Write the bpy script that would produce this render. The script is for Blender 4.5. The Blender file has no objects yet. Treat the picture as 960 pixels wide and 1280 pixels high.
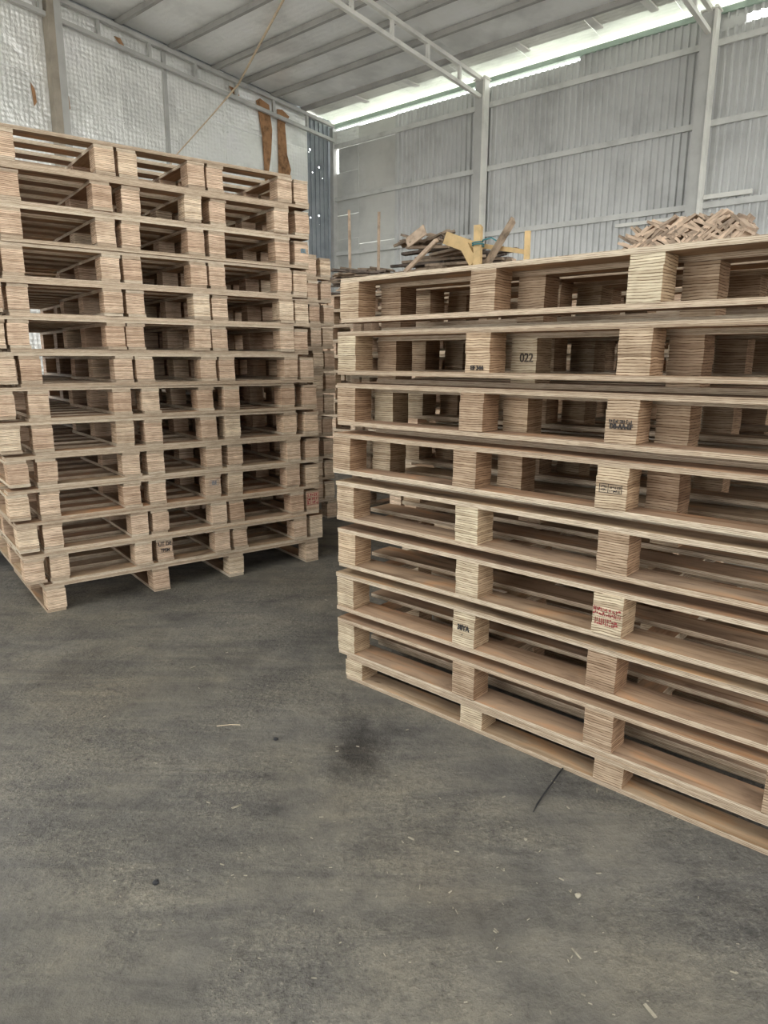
import bpy, math, random
from mathutils import Matrix, Vector, Euler

random.seed(7)
SC = bpy.context.scene
COL = SC.collection

# ------------------------------------------------------------------ camera
PITCH, ROLL, EYE = 0.2172, 0.0034, 1.4
cam_d = bpy.data.cameras.new('camera')
cam_d.sensor_fit = 'HORIZONTAL'
cam_d.sensor_width = 36.0
cam_d.lens = 863.34 / 960.0 * 36.0
cam_d.clip_start = 0.05
cam_d.clip_end = 300
cam = bpy.data.objects.new('camera', cam_d)
COL.objects.link(cam)
cam.matrix_world = (Matrix.Translation((0, 0, EYE)) @ Matrix.Rotation(math.pi / 2 - PITCH, 4, 'X')
                    @ Matrix.Rotation(ROLL, 4, 'Z'))
SC.camera = cam

# ------------------------------------------------------------------ sky and exposure
world = bpy.data.worlds.new('sky')
SC.world = world
world.use_nodes = True
bg = world.node_tree.nodes['Background']
bg.inputs[0].default_value = (0.985, 1.0, 0.995, 1)
bg.inputs[1].default_value = 6.6
SC.view_settings.view_transform = 'Standard'
SC.view_settings.look = 'None'
SC.view_settings.gamma = 1.0
SC.view_settings.use_curve_mapping = False
SC.view_settings.exposure = 0.0

# hall frame: local x runs along the back wall from the corner, local -y comes towards the camera
WX, WY, WA = -1.0251, 15.4703, -0.7115
HALL = Matrix.Translation((WX, WY, 0)) @ Matrix.Rotation(WA, 4, 'Z')
HL, HD = 19.0, 19.0            # hall length along the back wall, depth
EAVE, SLOPE = 6.0, 0.0689
GATE0, GATE1, GATEH = 7.4, 14.0, 4.9


def roof_z(t):
    return EAVE + 0.14 + SLOPE * t


def portal(name, loc, rot, sx, sy):
    l = bpy.data.lights.new(name, 'AREA')
    l.shape = 'RECTANGLE'
    l.size, l.size_y = sx, sy
    l.cycles.is_portal = True
    o = bpy.data.objects.new(name, l)
    COL.objects.link(o)
    o.matrix_world = HALL @ Matrix.Translation(loc) @ Euler(rot).to_matrix().to_4x4()


SKY0, SKY1, SKYA, SKYB = 11.5, 16.5, 3.0, 16.0      # clear roof lights behind the camera
REAR_A, REAR_B, REAR_H = 3.0, 10.0, 4.6             # rear gate
SIDE_0, SIDE_1, SIDE_H = 1.2, 14.0, 5.6             # side gate
portal('gate_portal', (-.05, -(GATE0 + GATE1) / 2, GATEH / 2), (0, -math.pi / 2, 0), GATEH, GATE1 - GATE0)
portal('rear_portal', ((REAR_A + REAR_B) / 2, -HD, REAR_H / 2), (-math.pi / 2, 0, 0), REAR_B - REAR_A, REAR_H)
portal('side_portal', (HL, -(SIDE_0 + SIDE_1) / 2, SIDE_H / 2), (0, math.pi / 2, 0), SIDE_H, SIDE_1 - SIDE_0)
portal('roof_portal', ((SKYA + SKYB) / 2, -(SKY0 + SKY1) / 2, roof_z((SKY0 + SKY1) / 2) - .03), (-math.atan(SLOPE), 0, 0), SKYB - SKYA, SKY1 - SKY0)


# ------------------------------------------------------------------ node helpers
class NT:
    def __init__(s, name):
        s.m = bpy.data.materials.new(name)
        s.m.use_nodes = True
        s.t = s.m.node_tree
        s.n = s.t.nodes
        s.b = s.n['Principled BSDF']
        s.out = s.n['Material Output']

    def new(s, typ, **kw):
        n = s.n.new(typ)
        for k, v in kw.items():
            setattr(n, k, v)
        return n

    def link(s, a, b):
        s.t.links.new(a, b)

    def math(s, op, a, b=None, c=None, clamp=False):
        n = s.new('ShaderNodeMath', operation=op)
        n.use_clamp = clamp
        for i, v in enumerate((a, b, c)):
            if v is None:
                continue
            if hasattr(v, 'links'):
                s.link(v, n.inputs[i])
            else:
                n.inputs[i].default_value = v
        return n.outputs[0]

    def vec(s, op, a, b=None):
        n = s.new('ShaderNodeVectorMath', operation=op)
        for i, v in enumerate((a, b)):
            if v is None:
                continue
            if hasattr(v, 'links'):
                s.link(v, n.inputs[i])
            else:
                n.inputs[i].default_value = v
        return n.outputs[0]

    def noise(s, co, scale=5, detail=4, rough=.55, dist=0):
        n = s.new('ShaderNodeTexNoise')
        s.link(co, n.inputs['Vector'])
        n.inputs['Scale'].default_value = scale
        n.inputs['Detail'].default_value = detail
        n.inputs['Roughness'].default_value = rough
        n.inputs['Distortion'].default_value = dist
        return n.outputs['Fac']

    def ramp(s, fac, stops, interp='LINEAR'):
        n = s.new('ShaderNodeValToRGB')
        n.color_ramp.interpolation = interp
        e = n.color_ramp.elements
        while len(e) > 1:
            e.remove(e[0])
        e[0].position = stops[0][0]
        e[0].color = c4(stops[0][1])
        for p, c in stops[1:]:
            q = e.new(p)
            q.color = c4(c)
        s.link(fac, n.inputs[0])
        return n.outputs[0]

    def mix(s, fac, a, b, mode='MIX'):
        n = s.new('ShaderNodeMix', data_type='RGBA', blend_type=mode)
        for sock, v in ((n.inputs[0], fac), (n.inputs[6], a), (n.inputs[7], b)):
            if hasattr(v, 'links'):
                s.link(v, sock)
            else:
                sock.default_value = v if not isinstance(v, tuple) else c4(v)
        return n.outputs[2]

    def bump(s, h, strength=.3, dist=.01):
        n = s.new('ShaderNodeBump')
        n.inputs['Strength'].default_value = strength
        n.inputs['Distance'].default_value = dist
        s.link(h, n.inputs['Height'])
        s.link(n.outputs[0], s.b.inputs['Normal'])

    def coord(s, randomise=True):
        tc = s.new('ShaderNodeTexCoord')
        if not randomise:
            return tc.outputs['Object'], tc, None
        oi = s.new('ShaderNodeObjectInfo')
        off = s.math('MULTIPLY', oi.outputs['Random'], 173.0)
        cmb = s.new('ShaderNodeCombineXYZ')
        for i in range(3):
            s.link(off, cmb.inputs[i])
        return s.vec('ADD', tc.outputs['Object'], cmb.outputs[0]), tc, oi.outputs['Random']


def c4(c):
    return tuple(c) + (1.0,) if len(c) == 3 else tuple(c)


def lin(r, g, b):
    f = lambda v: (v / 255 / 12.92) if v / 255 <= .04045 else ((v / 255 + .055) / 1.055) ** 2.4
    return (f(r), f(g), f(b))


# ------------------------------------------------------------------ materials
def plies(nt, co, tc, period=.0085):
    """glue lines of stacked veneers: returns line depth, per-ply tone, rough fibres"""
    sep = nt.new('ShaderNodeSeparateXYZ')
    nt.link(co, sep.inputs[0])
    wob = nt.noise(nt.vec('MULTIPLY', co, (11.0, 11.0, 16.0)), 1.0, 2, .5)
    q = nt.math('ADD', nt.math('DIVIDE', sep.outputs[2], period), nt.math('MULTIPLY', wob, 1.5))
    fr = nt.math('FRACT', q)
    ply = nt.math('FLOOR', q)
    wn = nt.new('ShaderNodeTexWhiteNoise', noise_dimensions='1D')
    nt.link(ply, wn.inputs['W'])
    fib = nt.noise(nt.vec('MULTIPLY', co, (14.0, 14.0, 420.0)), 1.0, 3, .65)
    # lines vary in strength along their run
    gap = nt.noise(nt.vec('MULTIPLY', co, (22.0, 22.0, 90.0)), 1.0, 2, .6)
    return fr, wn.outputs['Value'], fib, gap


def ply_tone(nt, base, fr, ply, fib, gap):
    c = nt.mix(1.0, base, nt.ramp(ply, [(0, (.74, .69, .64)), (.3, (.93, .91, .88)), (.6, (1.02, 1.02, 1.0)), (1, (1.16, 1.16, 1.14))]), 'MULTIPLY')
    c = nt.mix(1.0, c, nt.ramp(fib, [(.28, (.70, .64, .58)), (.5, (1, 1, 1)), (.75, (1.08, 1.08, 1.06))]), 'MULTIPLY')
    line = nt.ramp(fr, [(0, (.20, .14, .10)), (.16, (.34, .26, .20)), (.30, (1, 1, 1))])
    amt = nt.ramp(gap, [(.36, (.12, .12, .12)), (.56, (1, 1, 1))])
    return nt.mix(amt, c, nt.mix(1.0, c, line, 'MULTIPLY'))


def mat_block(name, stops, side=(.80, .70, .62)):
    nt = NT(name)
    co, tc, rnd = nt.coord()
    fr, ply, fib, gap = plies(nt, co, tc)
    base = nt.ramp(rnd, stops)
    c = ply_tone(nt, base, fr, ply, fib, gap)
    blot = nt.noise(co, 14, 3)
    c = nt.mix(1.0, c, nt.ramp(blot, [(.3, (.84, .80, .76)), (.6, (1.05, 1.03, 1.0))]), 'MULTIPLY')
    # long-grain sides of the veneers are browner than their end grain
    sep = nt.new('ShaderNodeSeparateXYZ')
    nt.link(tc.outputs['Normal'], sep.inputs[0])
    isx = nt.math('GREATER_THAN', nt.math('ABSOLUTE', sep.outputs[0]), .6)
    c = nt.mix(isx, c, nt.mix(1.0, c, side, 'MULTIPLY'))
    nt.link(c, nt.b.inputs['Base Color'])
    nt.b.inputs['Roughness'].default_value = .82
    nt.b.inputs['Specular IOR Level'].default_value = .2
    nt.bump(nt.math('ADD', nt.math('MINIMUM', nt.math('MULTIPLY', fr, 3.0), 1.0), nt.math('MULTIPLY', fib, .6)), .5, .003)
    return nt.m


def mat_board(name='veneer_board', tint=(1, 1, 1)):
    nt = NT(name)
    co, tc, rnd = nt.coord()
    # edge
    fr, ply, fib, gap = plies(nt, co, tc, .0052)
    ebase = nt.ramp(rnd, [(0, (.54, .44, .335)), (.4, (.45, .355, .265)), (.7, (.60, .51, .40)), (1, (.51, .405, .305))])
    e = ply_tone(nt, ebase, fr, ply, fib, gap)
    # face
    g = nt.vec('MULTIPLY', co, (1.6, 34.0, 6.0))
    gn = nt.noise(g, 1.0, 5, .6, .6)
    big = nt.noise(nt.vec('MULTIPLY', co, (3.0, 9.0, 7.0)), 1.0, 4, .6, .8)
    frnd = nt.math('FRACT', nt.math('MULTIPLY', rnd, 7.31))
    fbase = nt.ramp(frnd, [(0, (.40, .28, .185)), (.35, (.31, .205, .137)), (.55, (.45, .34, .225)), (.8, (.35, .255, .18)), (1, (.42, .265, .165))])
    f_ = nt.mix(1.0, fbase, nt.ramp(gn, [(.3, (.62, .54, .46)), (.5, (1, .98, .96)), (.75, (1.14, 1.12, 1.1))]), 'MULTIPLY')
    f_ = nt.mix(1.0, f_, nt.ramp(big, [(.28, (.50, .47, .46)), (.42, (.88, .87, .87)), (.55, (1.08, 1.07, 1.05)), (.68, (1.34, 1.12, .92)), (.8, (1.1, .86, .68))]), 'MULTIPLY')
    knots = nt.noise(nt.vec('MULTIPLY', co, (7, 16, 5)), 1.0, 1)
    f_ = nt.mix(1.0, f_, nt.ramp(knots, [(.2, (.35, .28, .22)), (.27, (1, 1, 1))]), 'MULTIPLY')
    sep = nt.new('ShaderNodeSeparateXYZ')
    nt.link(tc.outputs['Normal'], sep.inputs[0])
    isface = nt.math('GREATER_THAN', nt.math('ABSOLUTE', sep.outputs[2]), .6)
    c = nt.mix(isface, e, f_)
    if tint != (1, 1, 1):
        c = nt.mix(1.0, c, tint, 'MULTIPLY')
    nt.link(c, nt.b.inputs['Base Color'])
    nt.b.inputs['Roughness'].default_value = .78
    nt.b.inputs['Specular IOR Level'].default_value = .22
    nt.bump(nt.math('ADD', gn, nt.math('MULTIPLY', fr, .5)), .25, .003)
    return nt.m


def mat_floor():
    nt = NT('dusty_concrete')
    co, tc, _ = nt.coord(False)
    a = nt.noise(co, .55, 6, .62, .5)
    b = nt.noise(co, 2.3, 6, .65, .4)
    c_ = nt.noise(co, 11, 6, .7)
    d = nt.noise(co, 62, 4, .7)
    sc = nt.noise(nt.vec('MULTIPLY', co, (1.1, 5.0, 1)), 1.2, 5, .6, 1.2)
    rough_ = nt.ramp(nt.noise(co, 1.5, 4, .6, .6), [(.40, (.12, .12, .12)), (.60, (1, 1, 1))])
    rn = nt.new('ShaderNodeRGBToBW')
    nt.link(rough_, rn.inputs[0])
    rm = rn.outputs[0]
    base = nt.ramp(a, [(.3, (.094, .086, .073)), (.47, (.134, .123, .105)), (.6, (.162, .149, .127)), (.75, (.195, .179, .151))])
    k = nt.mix(1.0, base, nt.ramp(b, [(.3, (.58, .58, .60)), (.45, (.92, .92, .93)), (.6, (1.10, 1.09, 1.06)), (.72, (1.34, 1.31, 1.25))]), 'MULTIPLY')
    k = nt.mix(1.0, k, nt.ramp(c_, [(.28, (.66, .66, .68)), (.45, (.96, .96, .96)), (.66, (1.1, 1.1, 1.09))]), 'MULTIPLY')
    k = nt.mix(rm, k, nt.ramp(d, [(.30, (.45, .44, .43)), (.43, (.92, .92, .92)), (.57, (1.06, 1.06, 1.05)), (.68, (1.55, 1.52, 1.46))]), 'MULTIPLY')
    grit = nt.noise(co, 34, 6, .75, .3)
    k = nt.mix(nt.math('ADD', nt.math('MULTIPLY', rm, .6), .3), k, nt.ramp(grit, [(.30, (.50, .49, .48)), (.43, (.90, .90, .90)), (.57, (1.05, 1.05, 1.04)), (.68, (1.38, 1.36, 1.32))]), 'MULTIPLY')
    warm = nt.noise(co, .9, 3, .5)
    k = nt.mix(1.0, k, nt.ramp(warm, [(.35, (.97, .99, 1.04)), (.55, (1, 1, 1)), (.7, (1.05, 1.0, .94))]), 'MULTIPLY')
    fl = nt.noise(co, 150, 3, .7)
    k = nt.mix(rm, k, nt.ramp(fl, [(.28, (.55, .55, .55)), (.44, (.97, .97, .97)), (.58, (1.03, 1.03, 1.03)), (.70, (1.7, 1.66, 1.58))]), 'MULTIPLY')
    k = nt.mix(1.0, k, nt.ramp(sc, [(.3, (.74, .74, .76)), (.47, (.98, .98, .98)), (.66, (1.22, 1.20, 1.15))]), 'MULTIPLY')
    # oil stain with its own shape
    st = nt.new('ShaderNodeVectorMath', operation='SUBTRACT')
    nt.link(co, st.inputs[0])
    st.inputs[1].default_value = (-.10, 2.26, 0)
    dl = nt.new('ShaderNodeVectorMath', operation='LENGTH')
    nt.link(nt.vec('MULTIPLY', st.outputs[0], (1.5, 1.0, 1)), dl.inputs[0])
    dd = nt.math('ADD', dl.outputs['Value'], nt.math('MULTIPLY', nt.math('SUBTRACT', c_, .5), .35))
    dd = nt.math('ADD', dd, nt.math('MULTIPLY', nt.math('SUBTRACT', b, .5), .35))
    k = nt.mix(1.0, k, nt.ramp(dd, [(.02, (.50, .48, .47)), (.09, (.72, .71, .70)), (.22, (1, 1, 1))]), 'MULTIPLY')
    nt.link(k, nt.b.inputs['Base Color'])
    nt.b.inputs['Roughness'].default_value = .74
    nt.b.inputs['Specular IOR Level'].default_value = .3
    h = nt.math('ADD', nt.math('MULTIPLY', c_, .8), nt.math('MULTIPLY', nt.math('MULTIPLY', d, rm), .9))
    h = nt.math('ADD', h, nt.math('MULTIPLY', sc, .5))
    h = nt.math('ADD', h, nt.math('MULTIPLY', grit, .5))
    nt.bump(h, .9, .016)
    return nt.m


def mat_plain(name, col, rough=.6, metal=0.0, var=.12, scale=6, spec=.3, bump=0, spread=0):
    nt = NT(name)
    co, tc, rnd = nt.coord()
    n = nt.noise(co, scale, 5, .6)
    lo = tuple(max(0, v * (1 - 2 * var)) for v in col)
    hi = tuple(v * (1 + var) for v in col)
    c = nt.ramp(n, [(.3, lo), (.5, col), (.72, hi)])
    if spread:
        c = nt.mix(1.0, c, nt.ramp(nt.math('FRACT', nt.math('MULTIPLY', rnd, 5.7)), [(0, (1 - spread,) * 3), (1, (1 + spread, 1 + spread * .95, 1 + spread * .9))]), 'MULTIPLY')
    nt.link(c, nt.b.inputs['Base Color'])
    nt.b.inputs['Roughness'].default_value = rough
    nt.b.inputs['Metallic'].default_value = metal
    nt.b.inputs['Specular IOR Level'].default_value = spec
    if bump:
        nt.bump(n, bump, .01)
    return nt.m


def mat_foil(name, axes, col=(.80, .81, .80), metal=.75, rough=.36, cells=17.0, crink=.35, translucent=0.0):
    """bubble foil: embossed dots in a diagonal grid plus slack creases"""
    nt = NT(name)
    co, tc, rnd = nt.coord()
    sep = nt.new('ShaderNodeSeparateXYZ')
    nt.link(tc.outputs['Object'], sep.inputs[0])
    u, v = sep.outputs[axes[0]], sep.outputs[axes[1]]
    p = nt.math('SINE', nt.math('MULTIPLY', nt.math('ADD', u, v), cells * 3.14159))
    q = nt.math('SINE', nt.math('MULTIPLY', nt.math('SUBTRACT', u, v), cells * 3.14159))
    dots = nt.math('MULTIPLY', p, q)
    cre = nt.noise(co, 3.2, 5, .6, .4)
    cre2 = nt.noise(co, 9.0, 4, .6)
    n = nt.noise(co, 1.3, 4)
    lo = tuple(v_ * .80 for v_ in col)
    c = nt.ramp(n, [(.32, lo), (.5, col), (.7, tuple(min(1, v_ * 1.1) for v_ in col))])
    nt.link(c, nt.b.inputs['Base Color'])
    nt.b.inputs['Metallic'].default_value = metal
    nt.b.inputs['Roughness'].default_value = rough
    h = nt.math('ADD', nt.math('MULTIPLY', dots, .16), nt.math('MULTIPLY', cre, 2.4))
    h = nt.math('ADD', h, nt.math('MULTIPLY', cre2, .8))
    nt.bump(h, crink, .02)
    if translucent:
        tr = nt.new('ShaderNodeBsdfTranslucent')
        nt.link(c, tr.inputs[0])
        mx = nt.new('ShaderNodeMixShader')
        mx.inputs[0].default_value = translucent
        nt.link(nt.b.outputs[0], mx.inputs[1])
        nt.link(tr.outputs[0], mx.inputs[2])
        nt.link(mx.outputs[0], nt.out.inputs[0])
    return nt.m


def mat_pinholed():
    nt = NT('pinholed_sheet')
    co, tc, _ = nt.coord(False)
    vo = nt.new('ShaderNodeTexVoronoi', feature='F1')
    nt.link(nt.vec('MULTIPLY', co, (0, 1, 1)), vo.inputs['Vector'])
    vo.inputs['Scale'].default_value = 7.5
    sepc = nt.new('ShaderNodeSeparateColor')
    nt.link(vo.outputs['Color'], sepc.inputs[0])
    rad = nt.math('MULTIPLY', nt.math('SUBTRACT', sepc.outputs[0], .45, clamp=True), .28)
    hole = nt.math('LESS_THAN', vo.outputs['Distance'], rad)
    n = nt.noise(co, 4, 4)
    nt.link(nt.ramp(n, [(.3, (.30, .33, .36)), (.7, (.42, .45, .48))]), nt.b.inputs['Base Color'])
    nt.b.inputs['Roughness'].default_value = .5
    nt.b.inputs['Metallic'].default_value = .5
    tr = nt.new('ShaderNodeBsdfTransparent')
    mx = nt.new('ShaderNodeMixShader')
    nt.link(hole, mx.inputs[0])
    nt.link(nt.b.outputs[0], mx.inputs[1])
    nt.link(tr.outputs[0], mx.inputs[2])
    nt.link(mx.outputs[0], nt.out.inputs[0])
    return nt.m


def mat_clear():
    nt = NT('clear_polycarbonate')
    tr = nt.new('ShaderNodeBsdfTransparent')
    tr.inputs[0].default_value = (.9, .91, .9, 1)
    nt.b.inputs['Roughness'].default_value = .15
    mx = nt.new('ShaderNodeMixShader')
    mx.inputs[0].default_value = .94
    nt.link(nt.b.outputs[0], mx.inputs[1])
    nt.link(tr.outputs[0], mx.inputs[2])
    nt.link(mx.outputs[0], nt.out.inputs[0])
    return nt.m


M = {
    'clear': mat_clear(),
    'block': mat_block('veneer_block', [(0, (.49, .385, .285)), (.2, (.36, .26, .185)), (.42, (.55, .445, .335)), (.6, (.40, .295, .215)), (.76, (.69, .62, .48)), (.86, (.45, .325, .23)), (1, (.57, .455, .335))]),
    'block_pink': mat_block('pinkish_veneer_block', [(0, (.67, .525, .41)), (.25, (.57, .42, .315)), (.5, (.73, .59, .465)), (.72, (.60, .45, .345)), (.88, (.78, .67, .53)), (1, (.70, .55, .42))], (.95, .91, .87)), 'board': mat_board(), 'floor': mat_floor(),
    'corr': mat_plain('galvanised_sheet', (.62, .625, .615), .45, .3, .10, 1.6),
    'steel': mat_plain('grey_painted_steel', (.54, .54, .52), .5, .15, .08, 3),
    'purlin': mat_plain('dull_purlin_steel', (.40, .39, .37), .6, .1, .1, 3),
    'girt': mat_plain('galvanised_girt', (.66, .66, .635), .5, .15, .1, 3),
    'truss': mat_plain('pale_painted_steel', (.82, .81, .76), .5, .05, .08, 3),
    'brownside': mat_plain('primer_brown_steel', (.44, .39, .32), .6, .1, .12, 3),
    'foil_wall': mat_foil('bubble_foil_wall', (1, 2), (.96, .965, .94), .38, .33, 15.0, .8),
    'foil_back': mat_foil('bubble_foil_back', (0, 2), (.66, .66, .63), .45, .42, 10.0, .3),
    'foil_roof': mat_foil('bubble_foil_roof', (0, 1), (.95, .95, .93), .25, .38, 10.0, .4),
    'eave_glow': mat_foil('eave_glow_bright', (0, 1), (.88, .9, .84), 0, .5, 12.0, .5, .26),  # stands in for roof foil lit by daylight through the eave gap
    'eave_glow_dim': mat_foil('eave_glow_fade', (0, 1), (.80, .80, .74), 0, .5, 12.0, .8, .07),  # inner copy passes less light, imitating the glow fading inward
    'pin': mat_pinholed(),
    'metal_out': mat_plain('outer_sheet', (.45, .47, .48), .5, .4, .08, 2),
    'torn': mat_plain('torn_brown_board', (.40, .225, .12), .85, 0, .3, 9, .1),
    'rope': mat_plain('straw_rope', (.70, .57, .41), .9, 0, .1, 20, .1),
    'scrap': mat_plain('old_scrap_wood', (.32, .245, .18), .85, 0, .3, 12, .15, 0, .4),
    'scrap_d': mat_plain('dark_scrap_wood', (.15, .12, .10), .85, 0, .3, 12, .15, 0, .3),
    'yellow': mat_plain('fresh_pine', (.66, .47, .24), .7, 0, .14, 9, .2),
    'offcut': mat_plain('veneer_offcut', (.47, .36, .27), .8, 0, .22, 14, .15, 0, .38),
    'ink': mat_plain('black_ink', (.055, .05, .05), .8, 0, .2, 40, .1),
    'redink': mat_plain('red_ink', (.34, .06, .065), .8, 0, .2, 40, .1),
    'greyink': mat_plain('grey_ink', (.22, .23, .25), .8, 0, .2, 40, .1),
    'blueink': mat_plain('blue_ink', (.18, .30, .36), .8, 0, .2, 40, .1),
    'blackbit': mat_plain('black_strap', (.02, .02, .022), .6, 0, .2, 20, .3),
    'chip': mat_plain('wood_chip', (.30, .27, .21), .9, 0, .3, 30, .1),
    'green': mat_plain('green_painted_beam', (.40, .50, .43), .5, .1, .1, 4),
    'outside': mat_plain('pale_yard', (.5, .48, .44), .9, 0, .1, 1, .1),
}


# ------------------------------------------------------------------ mesh helpers
class MB:
    def __init__(s):
        s.v, s.f = [], []

    def box(s, lo, hi, mat=None):
        n = len(s.v)
        x0, y0, z0 = lo
        x1, y1, z1 = hi
        p = [(x0, y0, z0), (x1, y0, z0), (x1, y1, z0), (x0, y1, z0), (x0, y0, z1), (x1, y0, z1), (x1, y1, z1), (x0, y1, z1)]
        if mat is not None:
            p = [tuple(mat @ Vector(q)) for q in p]
        s.v += p
        s.f += [tuple(n + i for i in q) for q in
                ((0, 3, 2, 1), (4, 5, 6, 7), (0, 1, 5, 4), (1, 2, 6, 5), (2, 3, 7, 6), (3, 0, 4, 7))]
        return s

    def prism(s, pts, ax, a, b):
        """extrude a polygon (2D) along axis ax from a to b"""
        n, k = len(s.v), len(pts)

        def mk(u, w, h):
            return {0: (h, u, w), 1: (u, h, w), 2: (u, w, h)}[ax]
        s.v += [mk(u, w, a) for u, w in pts] + [mk(u, w, b) for u, w in pts]
        s.f += [tuple(n + i for i in range(k))[::-1], tuple(n + k + i for i in range(k))]
        s.f += [(n + i, n + (i + 1) % k, n + k + (i + 1) % k, n + k + i) for i in range(k)]
        return s

    def tube(s, pts, r, seg=6):
        n = len(s.v)
        pts = [Vector(p) for p in pts]
        for i, p in enumerate(pts):
            d = (pts[min(i + 1, len(pts) - 1)] - pts[max(i - 1, 0)]).normalized()
            a = d.orthogonal().normalized() if i == 0 else (a_prev - d * a_prev.dot(d)).normalized()
            a_prev = a
            b = d.cross(a)
            rr = r[i] if isinstance(r, (list, tuple)) else r
            for k in range(seg):
                q = 2 * math.pi * k / seg
                s.v.append(tuple(p + a * math.cos(q) * rr + b * math.sin(q) * rr))
        for i in range(len(pts) - 1):
            for k in range(seg):
                s.f.append((n + i * seg + k, n + i * seg + (k + 1) % seg, n + (i + 1) * seg + (k + 1) % seg, n + (i + 1) * seg + k))
        s.f.append(tuple(n + k for k in range(seg))[::-1])
        s.f.append(tuple(n + (len(pts) - 1) * seg + k for k in range(seg)))
        return s

    def mesh(s, name, mat):
        me = bpy.data.meshes.new(name)
        me.from_pydata(s.v, [], s.f)
        me.update()
        if mat is not None:
            me.materials.append(mat)
        return me


def link(name, me, parent=None, mw=None, loc=None, rot=None):
    o = bpy.data.objects.new(name, me)
    COL.objects.link(o)
    if parent is not None:
        o.parent = parent
    if loc is not None:
        o.location = loc
    if rot is not None:
        o.rotation_euler = rot
    if mw is not None:
        o.matrix_world = mw
    return o


def tag(o, label, cat, group=None):
    o['label'] = label
    o['category'] = cat
    if group:
        o['group'] = group
    return o


def struct(o, label=None):
    o['kind'] = 'structure'
    if label:
        o['label'] = label
    return o


ORD = ['', 'first', 'second', 'third', 'fourth', 'fifth', 'sixth', 'seventh', 'eighth', 'ninth', 'tenth', 'eleventh',
       'twelfth', 'thirteenth', 'fourteenth', 'fifteenth', 'sixteenth', 'seventeenth', 'eighteenth', 'nineteenth', 'twentieth']


def hall(lo, hi):
    """box given as (s, t, z) ranges -> local hall box"""
    return (lo[0], -hi[1], lo[2]), (hi[0], -lo[1], hi[2])


def hbox(name, lo, hi, mat, parent=None):
    """hall-frame box whose origin is its base centre"""
    a, b = hall(lo, hi)
    c = Vector(((a[0] + b[0]) / 2, (a[1] + b[1]) / 2, a[2]))
    me = MB().box(Vector(a) - c, Vector(b) - c).mesh(name, mat)
    if parent is None:
        return link(name, me, mw=HALL @ Matrix.Translation(c))
    return link(name, me, parent, loc=c)


def hmesh(name, mb, mat, parent=None):
    me = mb.mesh(name, mat)
    if parent is None:
        return link(name, me, mw=HALL)
    return link(name, me, parent)


# ------------------------------------------------------------------ the hall
floor = struct(hbox('floor', (-.2, -.2, -.2), (HL, HD, 0), M['floor']), 'dusty grey concrete floor with scuffs and stains')
# floor material works in object space: put its origin at the world origin
floor.data.transform(floor.matrix_world)
floor.matrix_world = Matrix.Identity(4)
yard = MB().box((-80, -80, -.3), (80, 80, -.21))
struct(link('ground', yard.mesh('ground', M['outside'])), 'unseen pale yard outside the hall, bouncing light to the eave')  # unseen ground, kept pale to bounce light up at the eave

# back wall ---------------------------------------------------------------
wb = struct(hbox('wall_back', (-.1, -.10, 0), (HL, -.085, .35), M['metal_out']), 'ribbed grey metal back wall of the hall')
wb.data.transform(Matrix.Translation(HALL.inverted() @ wb.matrix_world.translation))
wb.matrix_world = HALL


def sheet_mesh(w, z0, z1, pitch=.104, dep=.032):
    """box-rib sheet with real ribs, inner side towards -y"""
    prof = []
    x = 0.0
    while x < w - 1e-6:
        for dx, dy in ((0, 0), (.056, 0), (.068, -dep), (.090, -dep)):
            if x + dx < w:
                prof.append((x + dx, dy))
        x += pitch
    prof.append((w, 0))
    m = MB()
    th = .003
    k = len(prof)
    for off in (0, th):
        for z in (z0, z1):
            m.v += [(px, py + off, z) for px, py in prof]
    for i in range(k - 1):
        m.f.append((i, i + 1, k + i + 1, k + i))
        m.f.append((2 * k + i, 3 * k + i, 3 * k + i + 1, 2 * k + i + 1))
        m.f.append((k + i, k + i + 1, 3 * k + i + 1, 3 * k + i))
    return m


SW = .104 * 9
s0 = 1.62
i = 0
sheet_cache = {}
while s0 < HL - .2:
    top = 5.93 if s0 < 4.6 else 6.02
    if 7.70 < s0 + .5 < 9.6:       # sheets with a slot of daylight near the top
        key = ('a',)
        if key not in sheet_cache:
            sheet_cache[key] = sheet_mesh(SW, 0.02, 5.81).mesh('metal_sheet', M['corr'])
            sheet_cache[('b',)] = sheet_mesh(SW, 5.91, 6.05).mesh('metal_sheet', M['corr'])
        link('metal_sheet', sheet_cache[('b',)], wb, loc=(s0, -.02, 0))
    else:
        key = (top,)
        if key not in sheet_cache:
            sheet_cache[key] = sheet_mesh(SW, 0.02, top).mesh('metal_sheet', M['corr'])
    link('metal_sheet', sheet_cache[key], wb, loc=(s0, -.02, 0), rot=(0, 0, random.uniform(-.002, .002)))
    s0 += SW - .004
# flat lined part beside the corner: separate panels with lapped joints
for (a, b, z0, z1, mat, dy) in ((.03, .66, 5.60, 5.95, 'foil_wall', 0), (.66, 1.64, 5.60, 5.93, 'foil_back', .004),
                                (.05, .66, 4.32, 5.14, 'foil_back', .006), (.10, .66, 5.14, 5.60, 'foil_back', .002), (.66, 1.64, 4.62, 5.60, 'foil_back', 0),
                                (.66, 1.64, 3.72, 4.62, 'foil_back', .008), (.05, .66, 3.85, 4.32, 'foil_back', 0),
                                (.05, .66, 2.4, 3.85, 'foil_back', .009), (.66, 1.64, 2.4, 3.72, 'foil_back', .002),
                                (.05, .66, .05, 2.4, 'foil_back', .0), (.66, 1.64, .05, 2.4, 'foil_back', .008)):
    hbox('insulation_panel', (a + .003 - (.12 if a == .05 else 0), dy - .03, z0 + .003), (b - .003, dy + .006, z1 - .003), M[mat], wb)
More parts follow.
